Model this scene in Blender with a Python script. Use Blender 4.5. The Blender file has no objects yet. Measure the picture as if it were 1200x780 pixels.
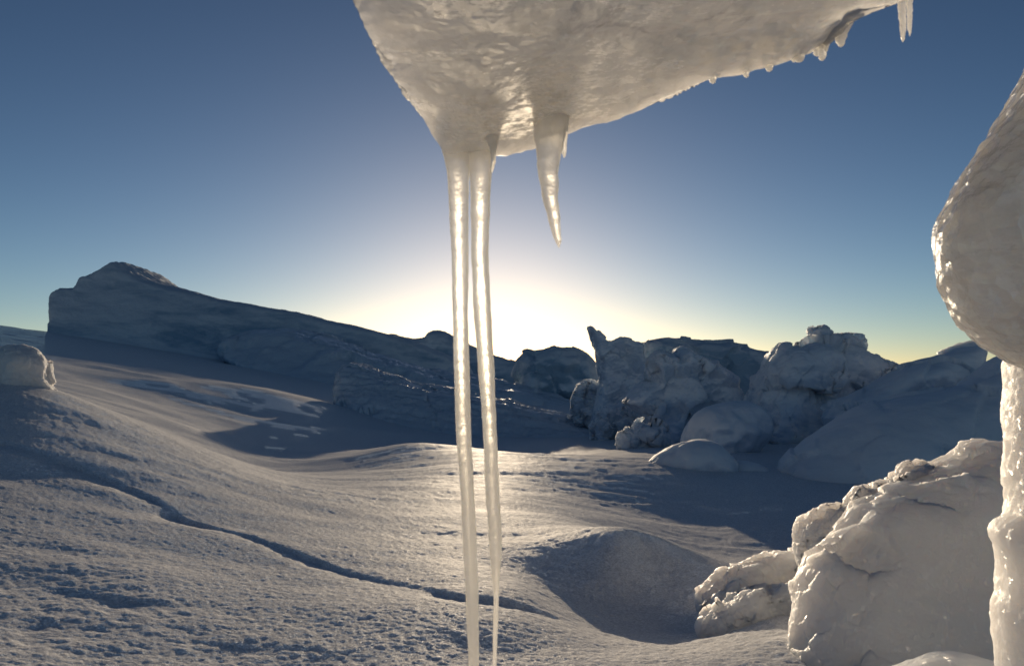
import bpy, math, random
import numpy as np
from mathutils import Vector

random.seed(7)
scene = bpy.context.scene
col = scene.collection

# ------------------------------------------------------------------ camera
F = 933.0                      # focal length in pixels of the 1200 px wide photograph (28 mm on 36 mm)
CAM = np.array([0.0, 0.0, 0.60])
PITCH = math.radians(3.68)
CP, SP = math.cos(PITCH), math.sin(PITCH)


def ray(px, py):
    """world direction (x, y, z) with y = 1 through a point of the photograph"""
    x = (np.asarray(px, float) - 600.0) / F
    z = (390.0 - np.asarray(py, float)) / F
    yy = CP - z * SP
    zz = SP + z * CP
    return x / yy, zz / yy


def at(px, py, D):
    rx, rz = ray(px, py)
    return np.stack([CAM[0] + rx * D, CAM[1] + D + 0 * rx, CAM[2] + rz * D], -1)


cam_d = bpy.data.cameras.new('camera')
cam = bpy.data.objects.new('camera', cam_d)
col.objects.link(cam)
cam.location = CAM
cam.rotation_euler = (math.pi / 2 + PITCH, 0, 0)
cam_d.sensor_width = 36.0
cam_d.lens = F / 1200 * 36.0
cam_d.clip_start = 0.01
cam_d.clip_end = 20000
cam_d.dof.use_dof = True
cam_d.dof.focus_distance = 2.4
cam_d.dof.aperture_fstop = 11
scene.camera = cam

# ------------------------------------------------------------------ light
SUN_PX = (574, 347)
_rx, _rz = ray(*SUN_PX)
SUN_DIR = Vector((float(_rx), 1.0, float(_rz))).normalized()
SUN_EL = math.asin(SUN_DIR.z)
SUN_AZ = math.atan2(SUN_DIR.x, SUN_DIR.y)      # clockwise from +Y

world = bpy.data.worlds.new('World')
scene.world = world
world.use_nodes = True
wn = world.node_tree
wn.nodes.clear()
w_out = wn.nodes.new('ShaderNodeOutputWorld')
w_bg = wn.nodes.new('ShaderNodeBackground')
sky = wn.nodes.new('ShaderNodeTexSky')
sky.sky_type = 'NISHITA'
sky.sun_disc = False
sky.sun_elevation = SUN_EL
sky.sun_rotation = SUN_AZ
sky.altitude = 0
sky.air_density = 0.7
sky.dust_density = 0.16
sky.ozone_density = 3.0
w_bg.inputs['Strength'].default_value = 0.10
# the photograph's contrasty rendering of the sky: a tone curve on the sky's own radiance
w_sc = wn.nodes.new('ShaderNodeVectorMath'); w_sc.operation = 'SCALE'; w_sc.inputs['Scale'].default_value = 0.06
w_gm = wn.nodes.new('ShaderNodeGamma'); w_gm.inputs['Gamma'].default_value = 1.42
w_ml = wn.nodes.new('ShaderNodeVectorMath'); w_ml.operation = 'MULTIPLY'; w_ml.inputs[1].default_value = (39.5, 27.2, 19.8)
wn.links.new(sky.outputs[0], w_sc.inputs[0])
wn.links.new(w_sc.outputs[0], w_gm.inputs['Color'])
wn.links.new(w_gm.outputs[0], w_ml.inputs[0])
w_hs = wn.nodes.new('ShaderNodeHueSaturation'); w_hs.inputs['Saturation'].default_value = 0.96
wn.links.new(w_ml.outputs[0], w_hs.inputs['Color'])
wn.links.new(w_hs.outputs[0], w_bg.inputs['Color'])
wn.links.new(w_bg.outputs[0], w_out.inputs['Surface'])

sun_d = bpy.data.lights.new('sun', 'SUN')
sun_d.energy = 5.0
sun_d.angle = math.radians(0.5)
sun_d.color = (1.0, 0.80, 0.56)
sun = bpy.data.objects.new('sun', sun_d)
col.objects.link(sun)
sun.location = (0, 10, 10)
sun.rotation_euler = (-SUN_DIR).to_track_quat('-Z', 'Y').to_euler()

scene.view_settings.view_transform = 'Standard'
scene.view_settings.look = 'None'
scene.view_settings.gamma = 1.0
scene.view_settings.exposure = 0.0
scene.view_settings.use_curve_mapping = False
scene.render.engine = 'CYCLES'
scene.cycles.use_denoising = True
scene.cycles.sample_clamp_direct = 4.0
scene.cycles.max_bounces = 10
scene.cycles.transmission_bounces = 10
scene.cycles.sample_clamp_indirect = 6.0

# ------------------------------------------------------------------ noise
def _hash(ix, iy, iz, seed):
    h = (ix * 374761393 + iy * 668265263 + iz * 2147483647 + seed * 974634721) & 0xFFFFFFFF
    h = ((h ^ (h >> 13)) * 1274126177) & 0xFFFFFFFF
    h = ((h ^ (h >> 16)) * 2246822519) & 0xFFFFFFFF
    return (h ^ (h >> 15)) & 0xFFFFFFFF


def noise(x, y, z=None, seed=0):
    """gradient noise, about -1..1"""
    x = np.asarray(x, float); y = np.asarray(y, float)
    z = np.zeros_like(x) if z is None else np.asarray(z, float)
    fx, fy, fz = np.floor(x), np.floor(y), np.floor(z)
    ix, iy, iz = fx.astype(np.int64), fy.astype(np.int64), fz.astype(np.int64)
    dx, dy, dz = x - fx, y - fy, z - fz
    ux = dx * dx * dx * (dx * (dx * 6 - 15) + 10)
    uy = dy * dy * dy * (dy * (dy * 6 - 15) + 10)
    uz = dz * dz * dz * (dz * (dz * 6 - 15) + 10)
    out = 0
    for a in (0, 1):
        for b in (0, 1):
            for c in (0, 1):
                h = _hash(ix + a, iy + b, iz + c, seed)
                gx = ((h & 1023) / 511.5) - 1
                gy = (((h >> 10) & 1023) / 511.5) - 1
                gz = (((h >> 20) & 1023) / 511.5) - 1
                d = gx * (dx - a) + gy * (dy - b) + gz * (dz - c)
                wgt = (ux if a else 1 - ux) * (uy if b else 1 - uy) * (uz if c else 1 - uz)
                out = out + d * wgt
    return out * 1.3


def fbm(p, scale, octaves=4, seed=0, gain=0.5, ridged=False):
    out, amp, s = 0, 1.0, 1.0 / scale
    for k in range(octaves):
        n = noise(p[..., 0] * s, p[..., 1] * s, p[..., 2] * s, seed + k * 17)
        if ridged:
            n = 1 - 2 * np.abs(n)
        out = out + amp * n
        amp *= gain
        s *= 2.03
    return out


def facet(p, scale, seed):
    """broken-ice planes: every Voronoi cell is cut along a plane of its own"""
    q = p / scale
    c = np.floor(q).astype(np.int64)
    best = np.full(len(p), 1e9); off = np.zeros(p.shape); ids = np.zeros(len(p), np.int64)
    for a in (-1, 0, 1):
        for b in (-1, 0, 1):
            for d in (-1, 0, 1):
                k = c + np.array([a, b, d])
                h = _hash(k[:, 0], k[:, 1], k[:, 2], seed)
                fp = k + np.stack([h & 1023, (h >> 10) & 1023, (h >> 20) & 1023], -1) / 1023.0
                dv = q - fp
                dd = (dv ** 2).sum(-1)
                m = dd < best
                best = np.where(m, dd, best); off[m] = dv[m]; ids = np.where(m, h, ids)
    h2 = _hash(ids, ids >> 7, ids >> 13, seed + 3)
    t = np.stack([h2 & 1023, (h2 >> 10) & 1023, (h2 >> 20) & 1023], -1) / 511.5 - 1
    return (t * off).sum(-1) * scale + ((h2 >> 5) & 255) / 255.0 * scale * .08


def sstep(a, b, x):
    t = np.clip((x - a) / (b - a), 0, 1)
    return t * t * (3 - 2 * t)

# ------------------------------------------------------------------ mesh helpers
def mesh_from(name, verts, faces, mat, smooth=True):
    """verts (n,3), faces (m,3 or 4)"""
    me = bpy.data.meshes.new(name)
    k = faces.shape[1]
    me.vertices.add(len(verts))
    me.vertices.foreach_set('co', np.asarray(verts, np.float32).ravel())
    me.loops.add(len(faces) * k)
    me.loops.foreach_set('vertex_index', np.asarray(faces, np.int32).ravel())
    me.polygons.add(len(faces))
    me.polygons.foreach_set('loop_start', np.arange(0, len(faces) * k, k, dtype=np.int32))
    me.polygons.foreach_set('loop_total', np.full(len(faces), k, np.int32))
    me.update(calc_edges=True)
    me.validate()
    me.polygons.foreach_set('use_smooth', np.full(len(me.polygons), smooth, bool))
    me.materials.append(mat)
    return me


def link(name, me, parent=None, label=None, cat=None, group=None, kind=None):
    o = bpy.data.objects.new(name, me)
    col.objects.link(o)
    if parent: o.parent = parent
    if label: o['label'] = label
    if cat: o['category'] = cat
    if group: o['group'] = group
    if label: o['kind'] = 'thing'
    if kind: o['kind'] = kind
    return o


def surface_nets(f, org, step):
    """f > 0 inside; returns verts, quads"""
    nx, ny, nz = f.shape
    s = f > 0
    c = np.zeros((nx - 1, ny - 1, nz - 1), np.int8)
    acc = np.zeros(c.shape + (3,), np.float32)
    cnt = np.zeros(c.shape, np.float32)
    corners = [(i, j, k) for i in (0, 1) for j in (0, 1) for k in (0, 1)]
    sl = lambda a, i, j, k: a[i:nx - 1 + i, j:ny - 1 + j, k:nz - 1 + k]
    for q in corners:
        c += sl(s, *q)
    active = (c > 0) & (c < 8)
    for a in corners:
        for ax in range(3):
            if a[ax]: continue
            b = list(a); b[ax] = 1
            fa, fb = sl(f, *a), sl(f, *b)
            m = active & ((fa > 0) != (fb > 0))
            t = np.where(m, fa / np.where(np.abs(fa - fb) < 1e-12, 1, fa - fb), 0)
            for d in range(3):
                acc[..., d] += m * (a[d] + (t if d == ax else 0))
            cnt += m
    idx = np.full(c.shape, -1, np.int64)
    ii = np.argwhere(active)
    idx[active] = np.arange(len(ii))
    v = ii + acc[active] / cnt[active][:, None]
    v = v * step + org
    quads = []
    for ax in range(3):
        A = [slice(1, nx - 1), slice(1, ny - 1), slice(1, nz - 1)]
        B = list(A)
        A[ax] = slice(0, f.shape[ax] - 1); B[ax] = slice(1, f.shape[ax])
        sa, sb = s[tuple(A)], s[tuple(B)]
        e = np.argwhere(sa != sb)
        if not len(e): continue
        inside_first = sa[sa != sb]
        e = e + np.array([0 if d == ax else 1 for d in range(3)])
        b1, b2 = [(1, 2), (2, 0), (0, 1)][ax]
        def cell(o1, o2):
            q = e.copy(); q[:, b1] -= o1; q[:, b2] -= o2
            return idx[q[:, 0], q[:, 1], q[:, 2]]
        q = np.stack([cell(1, 1), cell(0, 1), cell(0, 0), cell(1, 0)], 1)
        q[~inside_first] = q[~inside_first][:, ::-1]
        quads.append(q)
    q = np.concatenate(quads)
    q = q[(q >= 0).all(1)]
    return v, q


def normals(v, q):
    a = v[q[:, 2]] - v[q[:, 0]]
    b = v[q[:, 3]] - v[q[:, 1]]
    n = np.cross(a, b)
    out = np.zeros_like(v)
    for k in range(4):
        np.add.at(out, q[:, k], n)
    return out / (np.linalg.norm(out, axis=1)[:, None] + 1e-12)


def chaikin(p, it):
    p = np.asarray(p, float)
    for _ in range(it):
        a, b = p, np.roll(p, -1, 0)
        p = np.stack([a * .75 + b * .25, a * .25 + b * .75], 1).reshape(-1, 2)
    return p


def poly_dist(P, U, V):
    """signed distance to polygon P, positive inside"""
    d = np.full(U.shape, 1e9)
    ins = np.zeros(U.shape, bool)
    for (x0, y0), (x1, y1) in zip(P, np.roll(P, -1, 0)):
        ex, ey = x1 - x0, y1 - y0
        t = np.clip(((U - x0) * ex + (V - y0) * ey) / (ex * ex + ey * ey + 1e-12), 0, 1)
        d = np.minimum(d, np.hypot(U - x0 - t * ex, V - y0 - t * ey))
        if y0 != y1:
            c = ((y0 > V) != (y1 > V)) & (U < (x1 - x0) * (V - y0) / (y1 - y0) + x0)
            ins ^= c
    return np.where(ins, d, -d)


def chunk(outline, D, T, R, p=2.5, tilt=(0, 0), smooth=1, res=90, disp=(), seed=1, wob=0.35, wscale=0.5, ref=None, streak=None, back=None, rise=0.0, facets=(), edge_only=False):
    """a block of ice: an outline standing at distance D, with real half thickness T and edges rounded
    over R metres; tilt = metres of depth per pixel to the right / up.  Returns verts, quads in world space."""
    o = chaikin(outline, smooth)
    c = o.mean(0)
    if back is None:
        back = .7 if c[0] < 600 else -.6
    k = D / F
    P = np.stack([(o[:, 0] - c[0]) * k, (c[1] - o[:, 1]) * k], 1)
    lo, hi = P.min(0), P.max(0)
    size = max(hi[0] - lo[0], hi[1] - lo[1])
    h = size / res
    m = 3 * h
    u = np.arange(lo[0] - m, hi[0] + m, h)
    v = np.arange(lo[1] - m, hi[1] + m, h)
    tm = T * (1 + wob) + m
    hw = max(h, tm / 60)
    w = np.arange(-tm, tm + hw, hw)
    U, V = np.meshgrid(u, v, indexing='ij')
    d2 = poly_dist(P, U, V)
    pts = np.stack([U / (wscale * size), V / (wscale * size), np.zeros_like(U)], -1)
    Tn = T * (1 + wob * np.clip(fbm(pts, 1, 3, seed), -1, 1))
    wo = T * 0.3 * wob * noise(pts[..., 0] * 1.3, pts[..., 1] * 1.3, None, seed + 5)
    g = np.clip(1 - d2 / R, 0, None)
    W = np.abs(w[None, None, :] - wo[..., None]) / Tn[..., None]
    f = 1 - (g[..., None] ** p + W ** p) ** (1 / p)
    vv, q = surface_nets(f, np.array([lo[0] - m, lo[1] - m, -tm]), np.array([h, h, hw]))
    px = c[0] + vv[:, 0] / k
    py = c[1] - vv[:, 1] / k
    rf = c if ref is None else ref
    depth = D + tilt[0] * (px - rf[0]) + tilt[1] * (rf[1] - py)
    pos = at(px, py, depth)
    pos[:, 1] += vv[:, 2] + back * T
    pos[:, 2] += rise * vv[:, 2]
    q = q[:, ::-1]
    if ((pos - pos.mean(0)) * normals(pos, q)).sum() < 0:
        q = q[:, ::-1]
    for (sc, amp, oc, rid) in disp:
        n = normals(pos, q)
        pos = pos + n * (amp * fbm(pos, sc, oc, seed + 31, 0.5, rid))[:, None]
    for (sc, tl) in facets:
        n = normals(pos, q)
        msk = 1 - .93 * sstep(.4, .72, -n[:, 1]) if edge_only else 1.0
        pos = pos + n * (msk * tl * facet(pos + .25 * sc * fbm(pos, sc, 2, seed)[:, None], sc, seed + 91))[:, None]
    if streak:
        # layers and wind grooves along one direction: (slope in the picture, long scale, short scale, height)
        sl, ls, ss, amp = streak
        L = math.hypot(1, sl)
        al = (pos[:, 0] - sl * pos[:, 2]) / L; ac = (pos[:, 0] * sl + pos[:, 2]) / L
        sp = np.stack([al / ls, ac / ss, pos[:, 1] / ss], -1)
        n = normals(pos, q)
        pos = pos + n * (amp * fbm(sp, 1, 3, seed + 71, .55, True))[:, None]
    n = normals(pos, q)
    cen = pos.mean(0)
    if ((pos - cen) * n).sum() < 0:
        q = q[:, ::-1]
    return pos, q


def block(name, mat, label, cat, outline, D, T, R, parent=None, group=None, **kw):
    v, q = chunk(outline, D, T, R, **kw)
    me = mesh_from(name, v, q, mat)
    return link(name, me, parent, label, cat, group)

# ------------------------------------------------------------------ materials
def new_mat(name):
    m = bpy.data.materials.new(name)
    m.use_nodes = True
    nt = m.node_tree
    nt.nodes.clear()
    out = nt.nodes.new('ShaderNodeOutputMaterial')
    return m, nt, out


def N(nt, t, **kw):
    n = nt.nodes.new(t)
    for k, v in kw.items():
        if k.startswith('i_'):
            n.inputs[k[2:].replace('_', ' ')].default_value = v
        else:
            setattr(n, k, v)
    return n


def bump_chain(nt, coord, layers):
    """layers: (kind, scale, distance, strength)"""
    prev = None
    for kind, sc, dist, st in layers:
        if kind == 'noise':
            t = N(nt, 'ShaderNodeTexNoise', i_Scale=sc, i_Detail=4.0, i_Roughness=0.6)
            o = t.outputs[0]
        else:
            t = N(nt, 'ShaderNodeTexVoronoi', i_Scale=sc)
            o = t.outputs['Distance']
        nt.links.new(coord, t.inputs['Vector'])
        b = N(nt, 'ShaderNodeBump', i_Strength=st, i_Distance=dist)
        nt.links.new(o, b.inputs['Height'])
        if prev: nt.links.new(prev, b.inputs['Normal'])
        prev = b.outputs[0]
    return prev


def sparkle_normal(nt, coord, base_normal, scale, amount):
    """each tiny crystal faces its own way"""
    v = N(nt, 'ShaderNodeTexVoronoi', i_Scale=scale)
    nt.links.new(coord, v.inputs['Vector'])
    s = N(nt, 'ShaderNodeVectorMath', operation='SUBTRACT')
    nt.links.new(v.outputs['Color'], s.inputs[0]); s.inputs[1].default_value = (.5, .5, .5)
    k = N(nt, 'ShaderNodeVectorMath', operation='SCALE'); k.inputs['Scale'].default_value = amount
    nt.links.new(s.outputs[0], k.inputs[0])
    a = N(nt, 'ShaderNodeVectorMath', operation='ADD')
    nt.links.new(k.outputs[0], a.inputs[0])
    if base_normal is None:
        g = N(nt, 'ShaderNodeNewGeometry'); base_normal = g.outputs['Normal']
    nt.links.new(base_normal, a.inputs[1])
    n = N(nt, 'ShaderNodeVectorMath', operation='NORMALIZE')
    nt.links.new(a.outputs[0], n.inputs[0])
    return n.outputs[0]


def snow_material(name, color, bumps, spark_scale=260, spark=0.9, spark_mix=0.16, spark_rough=0.22, sss=0.0, sss_scale=0.03, rough=0.6, spec=0.25, grain=0):
    m, nt, out = new_mat(name)
    tc = N(nt, 'ShaderNodeNewGeometry')
    co = tc.outputs['Position']
    nrm = bump_chain(nt, co, bumps) if bumps else None
    pb = N(nt, 'ShaderNodeBsdfPrincipled')
    pb.inputs['Base Color'].default_value = (*color, 1)
    pb.inputs['Roughness'].default_value = rough
    pb.inputs['IOR'].default_value = 1.31
    pb.inputs['Specular IOR Level'].default_value = spec
    pb.inputs['Subsurface Weight'].default_value = sss
    pb.inputs['Subsurface Radius'].default_value = (1.0, 0.9, 0.8)
    pb.inputs['Subsurface Scale'].default_value = sss_scale
    if grain:
        # single crystals: some clear, some milky
        vg = N(nt, 'ShaderNodeTexVoronoi', i_Scale=grain)
        nt.links.new(co, vg.inputs['Vector'])
        sg = N(nt, 'ShaderNodeSeparateColor'); nt.links.new(vg.outputs['Color'], sg.inputs[0])
        mg = N(nt, 'ShaderNodeMix', data_type='RGBA')
        mg.inputs['A'].default_value = (color[0] * .70, color[1] * .70, color[2] * .71, 1)
        mg.inputs['B'].default_value = (min(color[0] * 1.08, .97), min(color[1] * 1.08, .97), min(color[2] * 1.08, .97), 1)
        nt.links.new(sg.outputs[0], mg.inputs['Factor'])
        nt.links.new(mg.outputs['Result'], pb.inputs['Base Color'])
    if nrm: nt.links.new(nrm, pb.inputs['Normal'])
    if not spark_mix:
        nt.links.new(pb.outputs[0], out.inputs['Surface'])
        return m
    gl = N(nt, 'ShaderNodeBsdfGlossy', i_Roughness=spark_rough)
    gl.inputs['Color'].default_value = (.9, .9, .9, 1)
    nt.links.new(sparkle_normal(nt, co, nrm, spark_scale, spark), gl.inputs['Normal'])
    mx = N(nt, 'ShaderNodeMixShader'); mx.inputs[0].default_value = spark_mix
    nt.links.new(pb.outputs[0], mx.inputs[1]); nt.links.new(gl.outputs[0], mx.inputs[2])
    nt.links.new(mx.outputs[0], out.inputs['Surface'])
    return m


def ice_material(name, color, sss_scale, radius=(1.0, .92, .82), rough=0.22, trans=0.25, bumps=(), coat=0.0):
    m, nt, out = new_mat(name)
    tc = N(nt, 'ShaderNodeNewGeometry')
    co = tc.outputs['Position']
    nrm = bump_chain(nt, co, bumps) if bumps else None
    pb = N(nt, 'ShaderNodeBsdfPrincipled')
    pb.inputs['Base Color'].default_value = (*color, 1)
    pb.inputs['Roughness'].default_value = rough
    pb.inputs['IOR'].default_value = 1.31
    pb.inputs['Transmission Weight'].default_value = trans
    pb.inputs['Subsurface Weight'].default_value = 1.0
    pb.inputs['Subsurface Radius'].default_value = radius
    pb.inputs['Subsurface Scale'].default_value = sss_scale
    pb.inputs['Coat Weight'].default_value = coat
    pb.inputs['Coat Roughness'].default_value = 0.08
    if nrm: nt.links.new(nrm, pb.inputs['Normal'])
    nt.links.new(pb.outputs[0], out.inputs['Surface'])
    return m


M_SNOW = snow_material('snow', (.90, .90, .90), [('noise', 90, .004, .5), ('noise', 300, .002, .6)], 500, 2.0, .28, .02, rough=.62, spec=.01, grain=230)
def streaked_ice(name, c_ice, c_snow_sheen, slope, scale, bumps, rough_ice, rough_pale, sss):
    """bare ice where the wind has scoured it, snow lying in streaks and on whatever faces up"""
    m, nt, out = new_mat(name)
    g = N(nt, 'ShaderNodeNewGeometry')
    mp = N(nt, 'ShaderNodeMapping')
    mp.inputs['Rotation'].default_value = (0, math.atan(slope), 0)
    mp.inputs['Scale'].default_value = (scale * .22, scale, scale)
    nt.links.new(g.outputs['Position'], mp.inputs['Vector'])
    t = N(nt, 'ShaderNodeTexNoise', i_Scale=1.0, i_Detail=7.0, i_Roughness=.65, i_Distortion=.4)
    nt.links.new(mp.outputs[0], t.inputs['Vector'])
    nrm = bump_chain(nt, g.outputs['Position'], bumps)
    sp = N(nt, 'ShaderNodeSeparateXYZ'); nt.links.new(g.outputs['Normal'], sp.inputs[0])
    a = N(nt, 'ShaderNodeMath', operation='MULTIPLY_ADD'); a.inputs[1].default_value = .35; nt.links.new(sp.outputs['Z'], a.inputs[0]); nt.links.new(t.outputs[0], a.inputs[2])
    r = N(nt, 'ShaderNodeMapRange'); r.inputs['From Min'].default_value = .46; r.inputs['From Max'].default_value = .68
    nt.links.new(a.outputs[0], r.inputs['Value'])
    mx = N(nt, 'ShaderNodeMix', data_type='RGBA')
    mx.inputs['A'].default_value = (*c_ice, 1); mx.inputs['B'].default_value = (*c_snow_sheen, 1)  # pale colour: painted sheen in the streaks, snow on upward faces
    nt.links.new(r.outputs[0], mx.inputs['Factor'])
    rr = N(nt, 'ShaderNodeMapRange'); rr.inputs['To Min'].default_value = rough_ice; rr.inputs['To Max'].default_value = rough_pale
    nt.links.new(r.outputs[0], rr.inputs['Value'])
    pb = N(nt, 'ShaderNodeBsdfPrincipled')
    pb.inputs['IOR'].default_value = 1.31
    pb.inputs['Specular IOR Level'].default_value = .4
    pb.inputs['Subsurface Weight'].default_value = sss
    pb.inputs['Subsurface Radius'].default_value = (.8, .9, 1.0)
    pb.inputs['Subsurface Scale'].default_value = .15
    nt.links.new(mx.outputs['Result'], pb.inputs['Base Color'])
    nt.links.new(rr.outputs[0], pb.inputs['Roughness'])
    b = N(nt, 'ShaderNodeBump', i_Strength=.5, i_Distance=.05 / scale)
    nt.links.new(t.outputs[0], b.inputs['Height']); nt.links.new(nrm, b.inputs['Normal'])
    nt.links.new(b.outputs[0], pb.inputs['Normal'])
    nt.links.new(pb.outputs[0], out.inputs['Surface'])
    return m


M_FAR = streaked_ice('sheen_streaked_ice', (.26, .38, .50), (.62, .68, .74), .32, 1.6, [('noise', 2.2, .12, .5), ('noise', 9, .03, .6), ('noise', 30, .01, .6)], .22, .7, 0.0)
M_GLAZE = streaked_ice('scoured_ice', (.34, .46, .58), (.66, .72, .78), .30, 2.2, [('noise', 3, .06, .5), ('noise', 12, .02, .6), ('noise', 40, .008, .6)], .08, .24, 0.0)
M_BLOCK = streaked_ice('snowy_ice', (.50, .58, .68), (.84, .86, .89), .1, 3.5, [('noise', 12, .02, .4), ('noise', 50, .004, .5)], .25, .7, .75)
def layered_ice(name, c1, c2, sss_scale, rough, trans, coat, direction, bumps):
    """ice with clear and cloudy layers running along one direction"""
    m = ice_material(name, c1, sss_scale, rough=rough, trans=trans, coat=coat)
    nt = m.node_tree
    pb = next(n for n in nt.nodes if n.type == 'BSDF_PRINCIPLED')
    g = next(n for n in nt.nodes if n.type == 'NEW_GEOMETRY')
    mp = N(nt, 'ShaderNodeMapping')
    mp.inputs['Rotation'].default_value = (0, direction, 0)
    mp.inputs['Scale'].default_value = (3.0, 9.0, 22.0)
    nt.links.new(g.outputs['Position'], mp.inputs['Vector'])
    t = N(nt, 'ShaderNodeTexNoise', i_Scale=1.0, i_Detail=6.0, i_Roughness=.62, i_Distortion=.6)
    nt.links.new(mp.outputs[0], t.inputs['Vector'])
    r = N(nt, 'ShaderNodeValToRGB')
    r.color_ramp.elements[0].position = .36; r.color_ramp.elements[0].color = (*c2, 1)
    r.color_ramp.elements[1].position = .62; r.color_ramp.elements[1].color = (*c1, 1)
    nt.links.new(t.outputs[0], r.inputs[0])
    nt.links.new(r.outputs[0], pb.inputs['Base Color'])
    r2 = N(nt, 'ShaderNodeMapRange')
    r2.inputs['From Min'].default_value = .35; r2.inputs['From Max'].default_value = .65
    r2.inputs['To Min'].default_value = rough * .5; r2.inputs['To Max'].default_value = rough * 1.6
    nt.links.new(t.outputs[0], r2.inputs['Value'])
    nt.links.new(r2.outputs[0], pb.inputs['Roughness'])
    b = N(nt, 'ShaderNodeBump', i_Strength=.5, i_Distance=.012)
    nt.links.new(t.outputs[0], b.inputs['Height'])
    prev = bump_chain(nt, g.outputs['Position'], bumps)
    nt.links.new(prev, b.inputs['Normal'])
    nt.links.new(b.outputs[0], pb.inputs['Normal'])
    nt.links.new(b.outputs[0], pb.inputs['Coat Normal'])
    return m


M_SLAB = layered_ice('cloudy_ice', (.80, .79, .76), (.62, .61, .59), .10, .26, .45, .5, math.radians(20), [('noise', 10, .03, .45), ('noise', 50, .004, .4)])
M_BULGE = layered_ice('glazed_ice', (.93, .92, .90), (.80, .79, .77), .22, .16, .55, .4, math.radians(65), [('noise', 14, .03, .6), ('noise', 60, .008, .7), ('voronoi', 40, .018, .8)])
M_LUMP = snow_material('crusted_snow', (.80, .79, .77), [('noise', 40, .01, .5), ('noise', 160, .003, .6)], 500, 2.0, .15, .06, sss=.5, sss_scale=.05, rough=.8, spec=.02)
M_ICICLE = ice_material('icicle_ice', (.985, .965, .91), .05, radius=(1, .95, .85), rough=.30, trans=.55, bumps=[('noise', 34, .006, .55), ('noise', 160, .0015, .4)])
M_NEAR = snow_material('frosted_ice', (.87, .87, .86), [('noise', 25, .010, .5), ('noise', 110, .003, .5)], 150, 1.6, .10, .09, sss=.95, sss_scale=.22, rough=.55, spec=.12)

# ------------------------------------------------------------------ terrain
CTRL = [
    # px, py, distance
    (-250, 780, 1.2), (0, 780, 1.35), (300, 780, 1.5), (600, 780, 1.6), (850, 780, 1.6), (1100, 780, 1.6), (1400, 780, 1.6),
    (0, 690, 1.75), (150, 680, 1.9), (300, 700, 1.95), (450, 680, 2.2), (600, 690, 2.15), (760, 753, 2.0), (900, 725, 2.0), (790, 722, 2.4), (735, 700, 2.5), (760, 655, 2.78), (735, 624, 2.8), (765, 626, 2.85), (715, 632, 2.72), (690, 640, 2.75), (800, 640, 2.9), (845, 690, 2.55), (850, 742, 2.1), (655, 668, 2.6), (640, 692, 2.4), (690, 738, 2.05),
    (0, 600, 2.3), (150, 600, 2.6), (320, 620, 2.75), (600, 620, 3.1), (1250, 640, 2.8),
    (-200, 500, 3.2), (0, 520, 3.1), (45, 452, 4.2), (0, 445, 4.3), (120, 478, 4.5), (200, 510, 4.6), (270, 538, 4.6), (340, 562, 4.6),
    (450, 562, 5.0), (600, 560, 5.1), (480, 521, 7.4), (600, 530, 6.9), (740, 552, 5.8), (740, 630, 3.5), (820, 650, 3.4), (860, 575, 5.3), (960, 598, 4.8), (1200, 600, 4.2),
    (620, 588, 4.2), (720, 585, 4.9), (720, 611, 4.1), (820, 605, 4.8), (900, 615, 4.5), (860, 635, 4.1), (960, 640, 4.0), (620, 645, 2.75),
    (300, 545, 6.6), (300, 525, 8.2), (390, 532, 8.0), (420, 548, 6.4), (300, 505, 9.6), (200, 490, 8.5), (230, 505, 7.5),
    (120, 440, 11.0), (60, 425, 12.0), (250, 455, 12.0), (330, 468, 12.0), (300, 480, 11.2), (420, 497, 12.0), (20, 384, 27.0), (-200, 370, 27.0),
    (100, 400, 27.0), (250, 428, 25.0), (400, 468, 20.0), (560, 500, 16.0), (700, 495, 16.0), (850, 490, 16.0), (1100, 490, 16.0), (1300, 490, 16.0),
    (600, 540, 9.0), (750, 530, 8.5), (950, 530, 8.0), (1200, 540, 7.0),
    (0, 395, 44.0), (300, 425, 44.0), (600, 455, 44.0), (900, 462, 44.0), (1200, 462, 44.0),
    (100, 448, 90.0), (600, 454, 90.0), (1100, 454, 90.0),
]
ca = np.array(CTRL, float)
CW = at(ca[:, 0], ca[:, 1], ca[:, 2])
extra = []
for az in (80, 125, 180, -125, -80):
    for r in (1.0, 3.0, 10.0, 60.0):
        a = math.radians(az)
        extra.append((r * math.sin(a), r * math.cos(a), 0.05 if az > 0 else 0.25 * min(1, 10 / r)))
CW = np.concatenate([CW, np.array(extra)])


def lp(x, y):
    r = np.hypot(x, y) + 1e-6
    return np.stack([np.arctan2(x, y) * 1.5, np.log(r)], -1)


_cc = lp(CW[:, 0], CW[:, 1])


def _tps(r2):
    return np.where(r2 > 1e-12, r2 * np.log(r2 + 1e-12), 0)


def _solve():
    n = len(_cc)
    r2 = ((_cc[:, None] - _cc[None]) ** 2).sum(-1)
    A = np.zeros((n + 3, n + 3))
    A[:n, :n] = _tps(r2) + np.eye(n) * 0.004
    A[:n, n] = 1; A[:n, n + 1:] = _cc
    A[n, :n] = 1; A[n + 1:, :n] = _cc.T
    b = np.zeros(n + 3); b[:n] = CW[:, 2]
    return np.linalg.solve(A, b)


_wt = _solve()


def base_z(x, y):
    q = lp(x, y)
    sh = q.shape[:-1]
    q = q.reshape(-1, 2)
    out = np.empty(len(q))
    for s in range(0, len(q), 40000):
        c = q[s:s + 40000]
        r2 = ((c[:, None] - _cc[None]) ** 2).sum(-1)
        out[s:s + 40000] = _tps(r2) @ _wt[:-3] + _wt[-3] + c @ _wt[-2:]
    out = out.reshape(sh)
    r = np.hypot(x, y)
    return out * (1 - sstep(60, 140, r))


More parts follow.
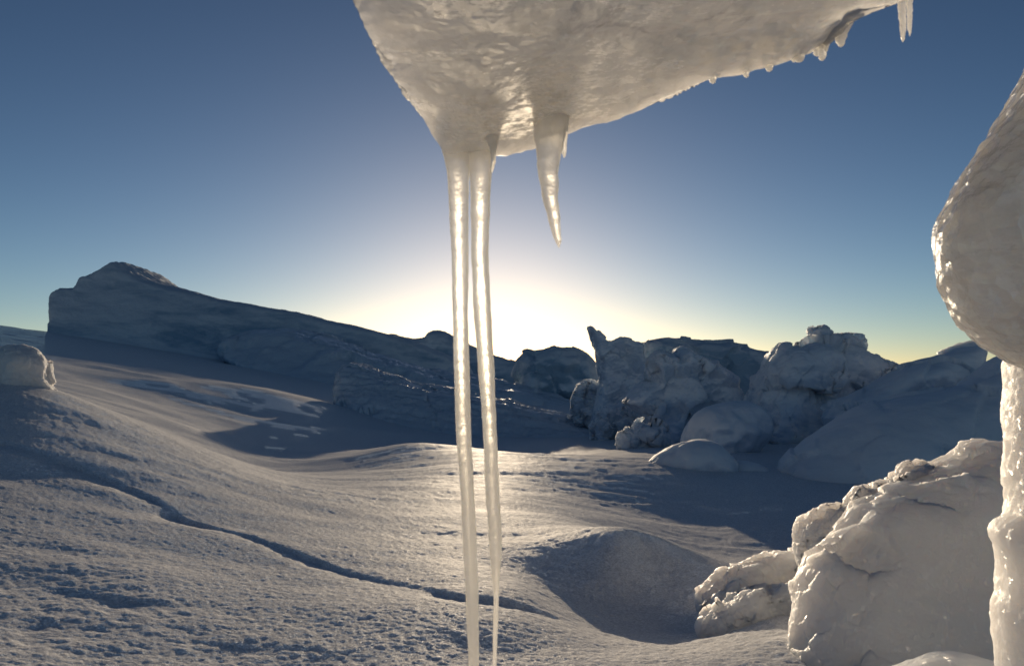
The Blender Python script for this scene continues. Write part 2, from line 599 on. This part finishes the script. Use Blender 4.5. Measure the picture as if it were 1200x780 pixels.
def hit(px, py):
    """where the ray through a photograph point meets the bare terrain"""
    rx, rz = ray(px, py)
    D = np.exp(np.linspace(math.log(1.0), math.log(60), 900))
    z = base_z(rx * D, D)
    k = np.argmax(CAM[2] + rz * D < z)
    return float(rx * D[k]), float(D[k])


GROOVES = [
    # pixel line, width, depth
    ([(-60, 505), (0, 520), (90, 547), (180, 583), (215, 606), (290, 628), (400, 668), (540, 702), (690, 740)], .030, .013),
    ([(30, 690), (130, 705), (200, 715)], .04, .010),
]
GW = [(np.array([hit(*p) for p in pts]), w, d) for pts, w, d in GROOVES]


def terrain_z(x, y):
    z = base_z(x, y)
    r = np.hypot(x, y)
    p = np.stack([x, y, np.zeros_like(x)], -1)
    # wind ripples, longer across the view than along it
    s1 = np.stack([x * .55 + y * .25, y * 1.1 - x * .2, np.zeros_like(x)], -1)
    z += .026 * fbm(s1, 1.3, 3, 3) * sstep(.5, 3, r)
    z += .007 * fbm(s1, .33, 2, 11) * (1 - sstep(7, 12, r))
    patch = sstep(-.2, .5, fbm(p, 1.1, 2, 77))
    z += .0028 * fbm(p, .085, 3, 23) * (.5 + patch) * (1 - sstep(5.5, 9.5, r) * sstep(.2, -.6, x)) * (1 - sstep(8, 16, r))
    z += .0016 * fbm(p, .022, 2, 41) * (1 - sstep(4, 9, r))
    z += .0007 * fbm(p, .0095, 1, 43) * (1 - sstep(2.5, 4.5, r))
    s2 = np.stack([x * .8 + y * .3, y * 2.4 - x * .5, np.zeros_like(x)], -1)
    z += .0075 * fbm(s2, .34, 4, 63, .55) * sstep(-2.0, -.6, x) * sstep(3, 5, r) * (1 - sstep(11, 18, r)) * (.35 + sstep(-.3, .4, fbm(p, 1.6, 2, 65)))
    # rough hummocks on the far slope
    far = sstep(6, 10, r) * (1 - sstep(60, 150, r))
    z += .032 * fbm(p, 2.2, 2, 55, .45, True) * far
    z += far * .006 * fbm(s1, .7, 2, 57, .5, True)
    z += .35 * fbm(p, 14, 3, 58) * sstep(18, 60, r)
    jag = .015 * fbm(p, .08, 4, 91, .6)
    for g, w, dp in GW:
        d = np.full(x.shape, 1e9); side = np.zeros_like(x); tt = np.zeros_like(x)
        for i in range(len(g) - 1):
            a, b = g[i], g[i + 1]
            e = b - a; L = np.hypot(*e)
            t = np.clip(((x - a[0]) * e[0] + (y - a[1]) * e[1]) / L ** 2, 0, 1)
            dd = np.hypot(x - a[0] - t * e[0], y - a[1] - t * e[1])
            sd = ((y - a[1]) * e[0] - (x - a[0]) * e[1]) / L
            dd = dd + jag
            m = dd < d
            d = np.where(m, dd, d); side = np.where(m, sd, side); tt = np.where(m, i + t, tt)
        wv = w * (1 + .5 * noise(tt * 2.1, tt * 0 + w * 50)) * (.6 + .5 * np.clip(d * 0 + r / 2.5, .4, 2))
        amp = dp * (1 + .9 * noise(tt * 1.3, tt * 0 + 9.2)) * (.30 + .70 * sstep(-.35, .15, noise(tt * 1.1, tt * 0 + 3.7))) * sstep(0, .6, tt) * sstep(0, .6, len(g) - 1 - tt)
        # steep wall on the far side, gentle lip on the near one
        prof = np.where(side > 0, np.exp(-(d / (wv * .45)) ** 2), np.exp(-(d / (wv * 1.8)) ** 2))
        z -= amp * prof
    return z


def build_ground():
    fr = np.radians(np.linspace(-41, 41, 1150))
    bk = np.radians(np.linspace(41, 319, 110)[1:-1])
    th = np.concatenate([fr, bk])
    r = np.concatenate([[.02, .25, .5, .7, .85], 1 / np.linspace(1 / .95, 1 / 30, 820), np.exp(np.linspace(math.log(30), math.log(8000), 90))[1:]])
    R_, T_ = np.meshgrid(r, th, indexing='ij')
    X, Y = R_ * np.sin(T_), R_ * np.cos(T_)
    Z = terrain_z(X, Y)
    v = np.stack([X, Y, Z], -1).reshape(-1, 3)
    n, m = len(r), len(th)
    i = np.arange(n - 1)[:, None]; j = np.arange(m)[None]
    a = i * m + j; b = i * m + (j + 1) % m
    q = np.stack([a, b, b + m, a + m], -1).reshape(-1, 4)[:, ::-1]
    me = mesh_from('snow_ground', v, q, M_SNOW)
    link('snow_ground', me, kind='structure')


build_ground()

# ------------------------------------------------------------------ far pressure ridge (left)
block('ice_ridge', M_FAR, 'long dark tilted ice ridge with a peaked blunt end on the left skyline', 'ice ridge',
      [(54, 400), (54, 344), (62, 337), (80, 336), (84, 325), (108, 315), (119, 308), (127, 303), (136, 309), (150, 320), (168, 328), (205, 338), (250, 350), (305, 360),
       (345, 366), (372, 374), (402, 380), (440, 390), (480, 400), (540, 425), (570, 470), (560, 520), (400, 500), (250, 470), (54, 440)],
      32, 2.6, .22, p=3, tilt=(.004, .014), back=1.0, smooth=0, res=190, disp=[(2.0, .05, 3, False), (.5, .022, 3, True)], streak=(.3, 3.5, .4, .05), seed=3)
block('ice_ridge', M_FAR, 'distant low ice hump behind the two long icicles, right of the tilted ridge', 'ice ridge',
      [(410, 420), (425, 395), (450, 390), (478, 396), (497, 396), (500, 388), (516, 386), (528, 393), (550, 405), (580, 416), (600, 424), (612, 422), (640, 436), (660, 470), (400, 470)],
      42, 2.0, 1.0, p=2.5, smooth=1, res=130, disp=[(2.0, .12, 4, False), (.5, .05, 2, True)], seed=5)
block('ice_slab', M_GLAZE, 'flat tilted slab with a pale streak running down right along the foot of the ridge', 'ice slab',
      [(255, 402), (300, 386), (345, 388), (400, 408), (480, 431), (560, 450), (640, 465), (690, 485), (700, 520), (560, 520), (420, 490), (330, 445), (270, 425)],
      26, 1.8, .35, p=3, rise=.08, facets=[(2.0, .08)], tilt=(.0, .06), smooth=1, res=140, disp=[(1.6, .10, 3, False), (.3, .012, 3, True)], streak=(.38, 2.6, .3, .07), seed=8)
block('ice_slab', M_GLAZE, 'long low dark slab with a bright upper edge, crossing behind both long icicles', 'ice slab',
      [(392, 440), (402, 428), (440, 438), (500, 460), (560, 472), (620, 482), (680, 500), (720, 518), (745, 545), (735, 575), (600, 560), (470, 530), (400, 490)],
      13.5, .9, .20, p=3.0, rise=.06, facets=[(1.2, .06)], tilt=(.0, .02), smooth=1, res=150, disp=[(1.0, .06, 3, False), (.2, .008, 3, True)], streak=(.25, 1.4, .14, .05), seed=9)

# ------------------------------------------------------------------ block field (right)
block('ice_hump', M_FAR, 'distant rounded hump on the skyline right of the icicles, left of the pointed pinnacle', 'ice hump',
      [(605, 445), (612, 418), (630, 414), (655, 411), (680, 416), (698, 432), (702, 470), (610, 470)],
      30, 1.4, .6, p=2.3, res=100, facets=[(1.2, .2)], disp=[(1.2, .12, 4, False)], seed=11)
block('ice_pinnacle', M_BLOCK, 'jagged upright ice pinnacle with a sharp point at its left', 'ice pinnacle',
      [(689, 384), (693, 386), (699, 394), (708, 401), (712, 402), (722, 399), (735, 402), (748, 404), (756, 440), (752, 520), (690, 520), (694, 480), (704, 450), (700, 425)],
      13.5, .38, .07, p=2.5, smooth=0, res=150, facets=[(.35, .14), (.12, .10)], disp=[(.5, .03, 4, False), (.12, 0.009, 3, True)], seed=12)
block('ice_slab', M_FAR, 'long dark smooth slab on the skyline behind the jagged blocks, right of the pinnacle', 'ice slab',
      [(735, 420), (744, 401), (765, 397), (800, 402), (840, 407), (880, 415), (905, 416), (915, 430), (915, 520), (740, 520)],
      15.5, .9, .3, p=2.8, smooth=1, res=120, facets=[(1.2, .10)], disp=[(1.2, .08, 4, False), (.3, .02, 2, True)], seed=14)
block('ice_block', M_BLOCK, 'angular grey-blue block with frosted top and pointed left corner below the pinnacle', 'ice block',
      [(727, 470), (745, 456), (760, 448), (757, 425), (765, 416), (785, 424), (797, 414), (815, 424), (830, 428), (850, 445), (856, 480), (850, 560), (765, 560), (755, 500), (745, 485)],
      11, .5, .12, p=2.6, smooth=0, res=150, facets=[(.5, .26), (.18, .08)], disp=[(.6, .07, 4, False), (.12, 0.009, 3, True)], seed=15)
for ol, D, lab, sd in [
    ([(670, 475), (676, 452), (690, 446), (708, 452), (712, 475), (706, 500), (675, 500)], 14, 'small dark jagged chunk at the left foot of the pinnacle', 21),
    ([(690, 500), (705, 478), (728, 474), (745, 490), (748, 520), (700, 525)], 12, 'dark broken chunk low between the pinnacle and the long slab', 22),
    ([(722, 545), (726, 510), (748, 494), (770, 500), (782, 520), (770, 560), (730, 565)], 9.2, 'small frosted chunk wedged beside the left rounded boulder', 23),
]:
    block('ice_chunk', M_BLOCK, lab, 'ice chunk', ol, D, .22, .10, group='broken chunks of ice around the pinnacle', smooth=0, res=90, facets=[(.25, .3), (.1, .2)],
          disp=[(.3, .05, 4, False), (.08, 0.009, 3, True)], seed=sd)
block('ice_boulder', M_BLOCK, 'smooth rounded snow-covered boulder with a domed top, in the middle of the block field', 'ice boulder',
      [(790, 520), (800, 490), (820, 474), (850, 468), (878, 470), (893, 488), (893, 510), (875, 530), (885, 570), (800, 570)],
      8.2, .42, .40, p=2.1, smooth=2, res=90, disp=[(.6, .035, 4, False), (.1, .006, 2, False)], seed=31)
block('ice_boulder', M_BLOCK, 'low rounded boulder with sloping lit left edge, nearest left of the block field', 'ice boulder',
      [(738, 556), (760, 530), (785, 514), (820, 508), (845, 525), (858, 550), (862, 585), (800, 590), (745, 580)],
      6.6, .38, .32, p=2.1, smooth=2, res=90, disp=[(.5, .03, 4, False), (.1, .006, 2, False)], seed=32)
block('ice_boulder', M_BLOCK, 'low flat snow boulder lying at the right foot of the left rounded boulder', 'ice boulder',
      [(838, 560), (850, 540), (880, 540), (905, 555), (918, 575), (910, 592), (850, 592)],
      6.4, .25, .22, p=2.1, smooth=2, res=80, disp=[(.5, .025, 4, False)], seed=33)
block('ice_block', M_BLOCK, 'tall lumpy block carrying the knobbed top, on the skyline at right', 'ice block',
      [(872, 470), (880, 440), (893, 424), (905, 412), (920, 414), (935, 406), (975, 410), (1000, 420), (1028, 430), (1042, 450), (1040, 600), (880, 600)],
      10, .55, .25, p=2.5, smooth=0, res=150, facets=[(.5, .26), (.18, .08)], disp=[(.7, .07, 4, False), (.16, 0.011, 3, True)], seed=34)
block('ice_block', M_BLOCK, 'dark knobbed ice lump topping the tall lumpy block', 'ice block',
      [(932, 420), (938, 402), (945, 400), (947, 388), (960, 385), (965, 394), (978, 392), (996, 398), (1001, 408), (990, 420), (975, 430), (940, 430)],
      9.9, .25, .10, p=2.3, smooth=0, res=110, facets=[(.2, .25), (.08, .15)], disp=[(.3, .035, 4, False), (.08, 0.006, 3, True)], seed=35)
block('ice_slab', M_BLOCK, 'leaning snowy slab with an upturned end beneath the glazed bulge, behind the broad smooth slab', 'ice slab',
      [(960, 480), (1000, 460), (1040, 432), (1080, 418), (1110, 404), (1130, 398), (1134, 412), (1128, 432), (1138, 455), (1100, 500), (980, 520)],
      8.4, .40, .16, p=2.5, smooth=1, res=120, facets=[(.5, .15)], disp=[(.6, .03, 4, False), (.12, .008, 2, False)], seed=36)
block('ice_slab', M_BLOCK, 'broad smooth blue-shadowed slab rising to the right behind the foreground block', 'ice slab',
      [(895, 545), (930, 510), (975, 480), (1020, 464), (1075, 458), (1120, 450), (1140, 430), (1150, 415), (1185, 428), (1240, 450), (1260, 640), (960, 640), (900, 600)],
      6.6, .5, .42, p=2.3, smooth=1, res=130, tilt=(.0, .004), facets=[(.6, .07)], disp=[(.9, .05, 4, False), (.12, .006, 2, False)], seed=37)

# ------------------------------------------------------------------ near objects on the snow
block('snow_lump', M_LUMP, 'small rounded lit snow lump at the left edge on top of the snow bank', 'snow lump',
      [(-60, 500), (-40, 430), (-14, 410), (8, 406), (22, 403), (38, 410), (46, 424), (45, 440), (50, 452), (66, 470), (100, 500), (60, 540), (-40, 540)],
      4.15, .16, .10, p=2.2, smooth=1, res=110, back=.3, facets=[(.12, .12)], disp=[(.15, .016, 4, False), (.03, .003, 3, False)], seed=41)
block('ice_block', M_NEAR, 'big pale translucent ice block with a sparkling left edge in the right foreground', 'ice block',
      [(926, 790), (930, 730), (936, 690), (948, 655), (966, 640), (978, 622), (992, 606), (1000, 590), (1024, 578), (1040, 566), (1062, 560), (1085, 545), (1118, 531), (1130, 520), (1146, 514), (1163, 523), (1185, 530), (1260, 560), (1300, 700), (1290, 850), (926, 850)],
      1.95, .15, .09, p=2.6, smooth=0, res=190, back=-.3, tilt=(.0004, .0018), wob=.2, edge_only=True, facets=[(.12, .15), (.035, .14)], disp=[(.3, .007, 3, False), (.05, .0012, 3, False)], seed=43)
for ol, D, lab, sd in [
    ([(985, 620), (984, 585), (1000, 572), (1030, 566), (1055, 545), (1085, 542), (1080, 580), (1030, 620)], 2.15, 'narrow pale chunk along the upper left edge of the big foreground block', 51),
    ([(926, 645), (928, 620), (945, 605), (970, 593), (985, 600), (990, 640), (970, 665), (935, 665)], 2.2, 'small rounded pale chunk at the left shoulder of the big foreground block', 52),
    ([(806, 700), (836, 674), (872, 657), (905, 645), (945, 640), (960, 700), (900, 720), (830, 720)], 2.35, 'long crusty ice chunk lying between the shaded snow hump and the big foreground block', 53),
    ([(818, 735), (828, 712), (860, 696), (900, 688), (945, 684), (950, 760), (880, 780), (825, 770)], 2.15, 'crumbly frosted chunk lowest in the pile left of the big foreground block', 54),
]:
    block('ice_chunk', M_NEAR, lab, 'ice chunk', ol, D, .09, .05, facets=[(.08, .2), (.03, .12)], group='pale ice chunks beside the big foreground block', smooth=1, res=80,
          disp=[(.10, .015, 4, False), (.03, .005, 3, True)], seed=sd)
block('snow_lump', M_NEAR, 'low rounded snow lump at the bottom edge in front of the big foreground block', 'snow lump',
      [(1010, 830), (1025, 780), (1050, 764), (1100, 757), (1150, 762), (1180, 785), (1190, 830)],
      1.35, .09, .08, p=2.1, smooth=2, res=80, disp=[(.12, .008, 4, False), (.02, .001, 2, False)], seed=56)

# ------------------------------------------------------------------ frozen arch: overhang, pillar, icicles
block('ice_overhang', M_SLAB, 'massive cloudy ice overhang jutting in from the top of the view, icicles on its tip', 'ice overhang',
      [(330, -420), (380, -150), (408, -10), (430, 42), (455, 88), (478, 122), (500, 150), (518, 178), (535, 192), (560, 194), (590, 186), (622, 176), (665, 158),
       (720, 143), (765, 128), (800, 112), (835, 94), (880, 84), (930, 70), (960, 60), (985, 44), (1000, 24), (1035, 10), (1060, 2), (1095, -12), (1180, -60), (1400, -180), (1500, -420)],
      .95, .085, .16, p=1.5, smooth=1, res=230, tilt=(.0001, -.0012), ref=(560, 190), disp=[(.12, .008, 4, False), (.035, .0007, 3, True), (.012, .0006, 2, False)], streak=(-.36, .40, .035, .0008), back=0.0, seed=61)

pillar = link('ice_pillar', None, label='glazed ice pillar at the right edge, a swollen bulge above a narrow frosted shaft', cat='ice pillar')
pillar.location = (0.78, 1.12, 0.0)
def kid(name, mat, outline, D, T, R, **kw):
    v, q = chunk(outline, D, T, R, **kw)
    v = v - np.array(pillar.location)
    return link(name, mesh_from(name, v, q, mat), pillar)
kid('bulge', M_BULGE,
    [(1260, -60), (1205, 75), (1185, 110), (1150, 170), (1115, 225), (1097, 255), (1091, 290), (1094, 325), (1103, 355), (1120, 382), (1150, 408), (1185, 432), (1230, 450), (1380, 440), (1420, 200), (1400, -60)],
    1.12, .11, .12, p=2.1, smooth=1, res=140, back=-.25, disp=[(.10, .008, 4, False), (.035, .0035, 3, False), (.012, .0008, 2, False)], seed=62)
kid('shaft', M_NEAR,
    [(1180, 400), (1183, 470), (1182, 540), (1184, 600), (1172, 604), (1161, 616), (1160, 630), (1170, 650), (1174, 690), (1168, 705), (1166, 730), (1172, 790), (1165, 900), (1400, 900), (1380, 400)],
    1.15, .09, .07, p=2.2, smooth=1, res=140, back=-.3, disp=[(.07, .006, 4, False), (.02, .002, 2, True)], seed=63)


def icicle(label, pts, D, group, seed, squash=.85, ripple=.06):
    """pts: (px, py, width in px) down the icicle; a closed tapering tube with ripples"""
    pts = np.array(pts, float)
    seg = 260
    t = np.linspace(0, 1, seg)
    s = np.concatenate([[0], np.cumsum(np.hypot(np.diff(pts[:, 0]), np.diff(pts[:, 1])))]); s /= s[-1]
    def smooth_interp(k):
        y = np.interp(t, s, pts[:, k])
        ker = np.ones(13) / 13
        pad = np.pad(y, 6, mode='reflect', reflect_type='odd')
        return np.convolve(pad, ker, 'valid')
    px, py, wd = smooth_interp(0), smooth_interp(1), np.maximum(smooth_interp(2), .6)
    px = px + (1.2 * noise(t * 7, t * 0 + seed) + .8 * noise(t * 17, t * 0 + seed + 4)) * sstep(.12, .25, t)
    cen = at(px, py, D)
    rad = wd * D / F / 2
    L = abs(cen[0, 2] - cen[-1, 2])
    rad = rad * (1 + ripple * noise(t * L / .012, t * 0 + seed * 3.1) + ripple * noise(t * L / .035, t * 0 + seed * 1.7))
    na = 28
    a = np.linspace(0, 2 * math.pi, na, endpoint=False)
    T_, A_ = np.meshgrid(np.arange(seg), a, indexing='ij')
    lob = 1 + .12 * noise(np.cos(A_) * 1.4 + seed, np.sin(A_) * 1.4, T_ / seg * L / .06, seed)
    X = cen[:, 0][:, None] + rad[:, None] * np.cos(A_) * lob
    Y = cen[:, 1][:, None] + rad[:, None] * squash * np.sin(A_) * lob
    Z = cen[:, 2][:, None] + 0 * A_
    v = np.stack([X, Y, Z], -1).reshape(-1, 3)
    i = np.arange(seg - 1)[:, None]; j = np.arange(na)[None]
    aa = i * na + j; bb = i * na + (j + 1) % na
    q = np.stack([aa, aa + na, bb + na, bb], -1).reshape(-1, 4)
    v = np.concatenate([v, cen[:1] + [[0, 0, .002]], cen[-1:] - [[0, 0, .001]]])
    n0 = seg * na
    jj = np.arange(na)
    top = np.stack([jj, (jj + 1) % na, np.full(na, n0), np.full(na, n0)], 1)
    b0 = (seg - 1) * na
    bot = np.stack([b0 + (jj + 1) % na, b0 + jj, np.full(na, n0 + 1), np.full(na, n0 + 1)], 1)
    tri = np.concatenate([q[:, [0, 1, 2]], q[:, [0, 2, 3]], top[:, :3], bot[:, :3]])
    me = mesh_from('icicle', v, tri, M_ICICLE)
    return link('icicle', me, None, label, 'icicle', group)


G = 'icicles hanging from the ice overhang'
icicle('left of the two very long icicles, staying thick all the way down',
       [(547, 143, 62), (543, 152, 58), (539, 166, 48), (537, 182, 34), (537, 194, 28), (537, 205, 25), (538, 230, 23), (539, 300, 19.5), (540, 400, 18.5), (543, 500, 18), (549, 600, 16), (553, 700, 15), (555, 780, 12), (556, 850, 7), (556, 880, 1)], .943, G, 1)
icicle('right of the two very long icicles, pinched to a thin thread low down',
       [(564, 143, 66), (563, 152, 58), (563, 166, 48), (563, 182, 34), (563, 194, 28), (563, 205, 25), (563, 230, 23), (562, 300, 20.5), (566, 380, 19.5), (571, 450, 18), (576, 550, 16), (580, 620, 16), (581, 660, 13), (581, 690, 6), (580, 780, 4.5), (579, 830, 3), (579, 850, 1)], .943, G, 2)
icicle('short thick carrot-shaped icicle right of the two long ones',
       [(647, 100, 92), (647, 116, 70), (646, 128, 54), (645, 142, 43), (644, 170, 34), (643, 200, 26), (645, 235, 18), (650, 260, 13), (653, 278, 10), (655, 287, 4), (655, 290, 1)], .89, G, 3, ripple=.12)
icicle('tiny icicle close against the right side of the short thick icicle',
       [(662, 120, 44), (661, 136, 22), (661, 150, 10), (661, 165, 7), (661, 178, 6), (661, 184, 2)], .90, G, 4)
icicle('tiny thin icicle just right of the tops of the two long icicles',
       [(575, 140, 50), (576, 155, 26), (577, 168, 12), (578, 178, 7), (578, 192, 5), (577, 202, 1)], .90, G, 5)
icicle('left one of the pair of small icicles at the top right corner of the overhang',
       [(1056, -14, 12), (1057, 10, 9), (1058, 35, 7), (1058, 46, 4), (1058, 49, 1)], .80, G, 6)
icicle('right one of the pair of small icicles at the top right corner of the overhang',
       [(1067, -16, 10), (1066, 10, 7), (1066, 34, 5), (1066, 42, 1)], .80, G, 7)

# ragged fringe of drips along the lower right rim
random.seed(4)
edge = [(835, 94), (874, 85), (901, 78), (930, 70), (936, 68), (957, 61), (963, 59), (967, 57), (985, 43)]
for i, (ex, ey) in enumerate(edge):
    ln = random.choice([3, 4, 5, 6, 9, 12]); w = random.uniform(6, 12)
    Dd = .95 + .0001 * (ex - 560) - .0012 * (190 - ey)
    icicle('tiny knob of clear ice in the ragged fringe along the lower right overhang edge',
           [(ex + random.uniform(-4, 4), ey - 18, w * 2.2), (ex, ey - 6, w * 1.7), (ex, ey, w * 1.1), (ex + .5, ey + ln * .7, w * .75), (ex + .5, ey + ln * .95, w * .5), (ex + .5, ey + ln, 1)], Dd, G, 20 + i, ripple=.25)
